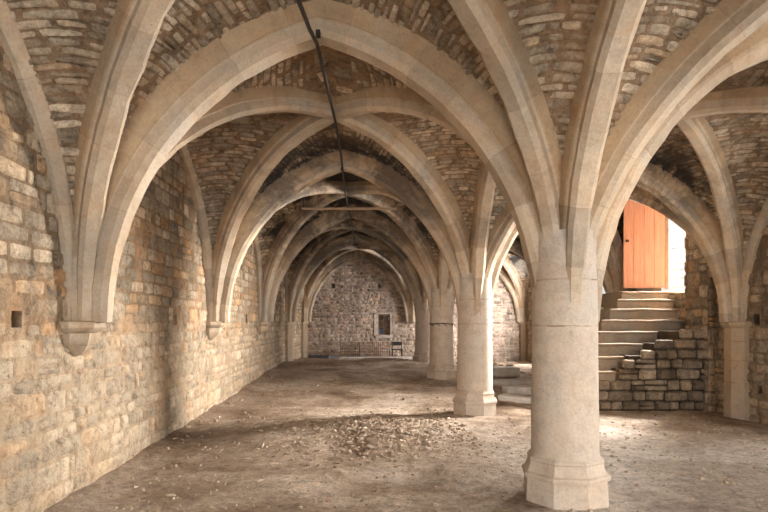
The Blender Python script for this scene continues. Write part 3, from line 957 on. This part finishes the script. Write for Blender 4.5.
mb.box((-1.2, 18.5, floor_z(-1.2, 18.5) + 0.09), (0.5, 0.1, 0.09), rz=.6)
tag(mb.build('dark_beam', M_blue, loc=(-1.6, 18.2, .3)), 'short dark beams lying at the left before the end wall', 'beam')

# ------------------------------------------------------------------ cable, batten
t = thing('ceiling_cable', (-0.42, Y1, 3.86), 'dark conduit cable running along the crown of the left vault', 'cable')
pts = []
key = [(0.73, 3.84), (1.6, 3.45), (2.8, 3.36), (3.5, 3.46), (4.2, 3.66), (4.80, 3.85), (5.6, 3.9), (6.925, 3.93), (8.0, 3.9), (8.95, 3.87), (10.2, 3.86), (11.05, 3.86), (12.2, 3.86), (13.1, 3.86), (15.2, 3.86), (17.2, 3.86)]
for (y, z) in key: pts.append((-0.42 + 0.02 * sin(y), y, z))
mb = MB(); mb.tube(pts, 0.016, 8); mb.build('conduit', M_iron, t)
for y in (4.7, 6.9, 8.85, 11.0, 13.0, 17.1):
    mb = MB(); z = 3.9 if y < 17 else 3.88
    mb.box((-0.42, y, z - 0.02), (0.035, 0.07, 0.04)); mb.build('junction_box', M_iron, t)
t = thing('hanging_batten', (-0.35, 11.05, 3.68), 'long thin wooden batten hung crosswise under the far vault', 'batten')
mb = MB(); mb.box((-0.38, 11.05, 3.70), (1.85, 0.06, 0.035)); mb.build('batten', M_batten, t)
for x in (-1.27, -0.42, 0.48):
    mb = MB(); mb.tube([(x, 11.05, 3.70), (x, 11.05, 3.98 if abs(x + .4) < .5 else 3.9)], 0.012, 6); mb.build('hanger_rod', M_iron, t)

# ------------------------------------------------------------------ rubble
def chip_mesh(name, seed, mat, flat=0.6):
    rg = random.Random(seed)
    bm = bmesh.new()
    pts = [bm.verts.new(Vector((rg.gauss(0, 1), rg.gauss(0, 1), rg.gauss(0, 1))).normalized() * rg.uniform(.75, 1.0)) for _ in range(10)]
    r = bmesh.ops.convex_hull(bm, input=pts)
    bmesh.ops.delete(bm, geom=[g for g in r['geom_interior'] if isinstance(g, bmesh.types.BMVert)], context='VERTS')
    for v in bm.verts:
        v.co.x *= 1.0; v.co.y *= 0.7; v.co.z *= 0.42 * flat / 0.6
    me = bpy.data.meshes.new(name); bm.to_mesh(me); bm.free(); me.materials.append(mat)
    return me
chipsP = [chip_mesh('rubble_stone', 200 + i, M_rubble) for i in range(7)]
chipsD = [chip_mesh('rubble_stone', 220 + i, M_rubbled) for i in range(5)]
def chip(me, x, y, s, label, group, dz=0.0, name='rubble_stone'):
    o = bpy.data.objects.new(name, me); COL.objects.link(o)
    o.location = (x, y, floor_z(x, y) + s * 0.22 + dz)
    o.scale = (s * rnd.uniform(.8, 1.2), s * rnd.uniform(.8, 1.2), s * rnd.uniform(.7, 1.2))
    o.rotation_euler = (rnd.uniform(-.35, .35), rnd.uniform(-.35, .35), rnd.uniform(0, 6.28))
    return tag(o, label, 'stone', group)
for k in range(190):
    x = rnd.gauss(0.42, 0.6); y = rnd.gauss(7.3, 0.50)
    if x > 1.35: continue
    chip(chipsP[k % 7], x, y, rnd.choice((.022, .03, .035, .045, .06)), 'tan stone chip in the rubble scatter before the second pillar', 'rubble scatter before the second pillar')
for k in range(28):
    x = rnd.uniform(-2.35, 1.2); y = rnd.uniform(4.6, 9.5)
    chip(rnd.choice(chipsD + chipsP), x, y, rnd.choice((.025, .035, .045)), 'loose stone chip on the dirt of the left aisle, away from the rubble scatter', 'loose chips on the left aisle floor')
for k in range(22):
    x = rnd.uniform(-2.4, 1.3); y = rnd.uniform(10, 17.5)
    chip(rnd.choice(chipsD + chipsP), x, y, rnd.choice((.04, .05, .07)), 'stone lying on the far dirt mounds of the left aisle', 'stones on the far mounds')
for k in range(24):
    x = rnd.uniform(2.2, 5.5); y = rnd.uniform(5.0, 9.3)
    chip(rnd.choice(chipsP + chipsD), x, y, rnd.choice((.02, .03, .04)), 'small chip scattered on the paler right aisle floor', 'chips on the right aisle floor')
for k in range(14):
    y = rnd.uniform(5.2, 13); x = WL + 0.08 + abs(rnd.gauss(0, .12))
    chip(rnd.choice(chipsD), x, y, rnd.choice((.03, .045, .06)), 'brown fragment fallen along the foot of the left wall', 'fragments along the left wall foot')
# gravel too small to count
mb = MB()
rg = random.Random(5)
for k in range(4200):
    x = rg.uniform(WL + .05, WR - .05); y = 4.2 + (rg.random() ** 1.5) * 12
    if 3.2 < x and y > 9.4: continue
    if fbm((x, y, 9), 0.9, 3) < -0.05 and rg.random() < .7: continue
    s = rg.choice((.006, .009, .012, .017)); z = floor_z(x, y)
    ids = []
    for q in range(4):
        a = q * pi / 2 + rg.random(); ids.append(mb.vert((x + s * cos(a) * rg.uniform(.7, 1.4), y + s * sin(a), z - .002)))
    tp = mb.vert((x + rg.uniform(-.3, .3) * s, y, z + s * .8))
    for q in range(4): mb.face((ids[q], ids[(q + 1) % 4], tp))
for k in range(1500):
    if k < 1100: x = rg.gauss(0.3, 0.7); y = rg.gauss(7.25, 0.6)
    else: x = rg.uniform(-2.3, 5.2); y = rg.uniform(4.3, 9.4)
    if x > 1.35 and k < 1100: continue
    s_ = rg.uniform(.012, .032); z = floor_z(x, y); rz = rg.random() * 6.28; el = rg.uniform(.45, 1)
    tx, ty = rg.uniform(-.35, .35), rg.uniform(-.35, .35)
    lo = []; hi = []
    nn_ = rg.choice((4, 5))
    for q in range(nn_):
        a = q * 2 * pi / nn_ + rg.uniform(-.3, .3); px_, py_ = s_ * cos(a), s_ * el * sin(a)
        X_, Y_ = px_ * cos(rz) - py_ * sin(rz), px_ * sin(rz) + py_ * cos(rz)
        lo.append(mb.vert((x + X_, y + Y_, z - .004))); hi.append(mb.vert((x + X_ * .8, y + Y_ * .8, z + s_ * .45 + X_ * tx + Y_ * ty)))
    mb.face(hi)
    for q in range(nn_): mb.face((lo[q], lo[(q + 1) % nn_], hi[(q + 1) % nn_], hi[q]))
tag(mb.build('gravel', M_grit), 'fine stone grit sprinkled over the dirt floor', 'gravel', kind='stuff')

# slabs in the right aisle beyond the second pillar
def slab(x, y, z, sx, sy, sz, rz, ry, label, mat=M_slab):
    mb = MB(); mb.box((0, 0, 0), (sx, sy, sz))
    o = mb.build('stone_slab', mat, loc=None); o.location = (x, y, z + floor_z(x, y)); o.rotation_euler = (0, ry, rz)
    bv = o.modifiers.new('b', 'BEVEL'); bv.width = 0.015; bv.segments = 2
    return tag(o, label, 'slab', 'broken slabs in the right aisle')
slab(2.72, 10.2, .05, .75, .32, .10, -0.5, .05, 'pale bluish slab lying nearest, tilted on the right aisle floor')
slab(3.0, 11.4, .08, .6, .35, .16, 0.1, .0, 'squared pale block behind the tilted slab in the right aisle')
slab(3.15, 12.6, .06, .9, .5, .10, -.1, .03, 'flat pale slab further back in the right aisle')
slab(3.2, 14.2, .12, 1.0, .5, .22, .1, .0, 'thick pale slab at the back of the broken slabs')
for k in range(18):
    x = rnd.uniform(2.7, 4.4); y = rnd.uniform(14, 19)
    chip(rnd.choice(chipsP), x, y, rnd.choice((.1, .14, .2)), 'pale rubble block heaped far down the right aisle', 'far rubble of the right aisle')

# ------------------------------------------------------------------ camera
cam = bpy.data.cameras.new('camera'); co = bpy.data.objects.new('camera', cam); COL.objects.link(co)
co.location = (0, 0, EYE); co.rotation_euler = (pi / 2, 0, 0)
cam.sensor_width = 36; cam.sensor_fit = 'HORIZONTAL'; cam.lens = 569 / 768 * 36
cam.shift_x = 15 / 768; cam.shift_y = 66 / 768; cam.clip_end = 200
scene.camera = co

# ------------------------------------------------------------------ light
w = bpy.data.worlds.new('World'); scene.world = w; w.use_nodes = True
bg = w.node_tree.nodes['Background']; bg.inputs[0].default_value = (0.86, 0.93, 1.0, 1); bg.inputs[1].default_value = 1.8
def area(name, loc, target, sx, sy, power, col):
    l = bpy.data.lights.new(name, 'AREA'); l.shape = 'RECTANGLE'; l.size = sx; l.size_y = sy; l.energy = power; l.color = col
    o = bpy.data.objects.new(name, l); COL.objects.link(o); o.location = loc
    o.rotation_euler = (Vector(target) - Vector(loc)).to_track_quat('-Z', 'Y').to_euler()
    return o
DAY = (1.0, 0.935, 0.86)
kd = area('daylight_door', (6.9, 11.2, 3.05), (-2.5, 3.4, 1.1), 1.4, 1.6, 1650, DAY); kd.data.spread = R(105)
area('fill_yard', (7.0, 14.6, 5.6), (9.2, 15.6, 3.4), 2.0, 1.0, 260, (1.0, 0.98, 0.95))  # added fill lamp over the yard, brightens the outer wall
area('fill_right_near', (WR + .5, 2.55, 2.2), (0, 3.2, 1.2), 1.4, 1.6, 250, DAY)  # added fill lamp, its opening lies out of frame
area('fill_right_second', (WR + .5, 6.3, 2.2), (2, 6.8, 0.9), 1.6, 1.6, 130, DAY)  # second added fill lamp, also out of frame
area('fill_right_fourth', (WR + .5, 15.1, 2.2), (0, 15.1, 1.2), 2.0, 1.6, 45, (1.0, 0.95, 0.9))  # added fill, opening hidden behind the pillars
area('fill_right_fifth', (WR + .5, 19.0, 2.2), (-.5, 21.4, 1.8), 2.1, 1.6, 700, (1.0, 0.95, 0.92))  # fill added from a hidden opening to brighten the end wall
for nm, x, tx, pw in (('daylight_doorway_left', -0.5, -0.3, 200), ('daylight_doorway_right', 3.7, 3.4, 225)):
    o = area(nm, (x, YB - .3, 1.6), (tx, 5.0, 0.1), 2.6, 2.4, pw, DAY); o.data.spread = R(130)
s = bpy.data.lights.new('sun', 'SUN'); s.energy = 12.0; s.angle = R(8); so = bpy.data.objects.new('sun', s); COL.objects.link(so)
so.rotation_euler = Vector((2.08, 2.5, 3.0)).to_track_quat('Z', 'Y').to_euler(); so.location = (8, 14, 12)

vs = scene.view_settings
vs.view_transform = 'Standard'; vs.look = 'None'; vs.gamma = 1; vs.use_curve_mapping = False; vs.exposure = -0.16
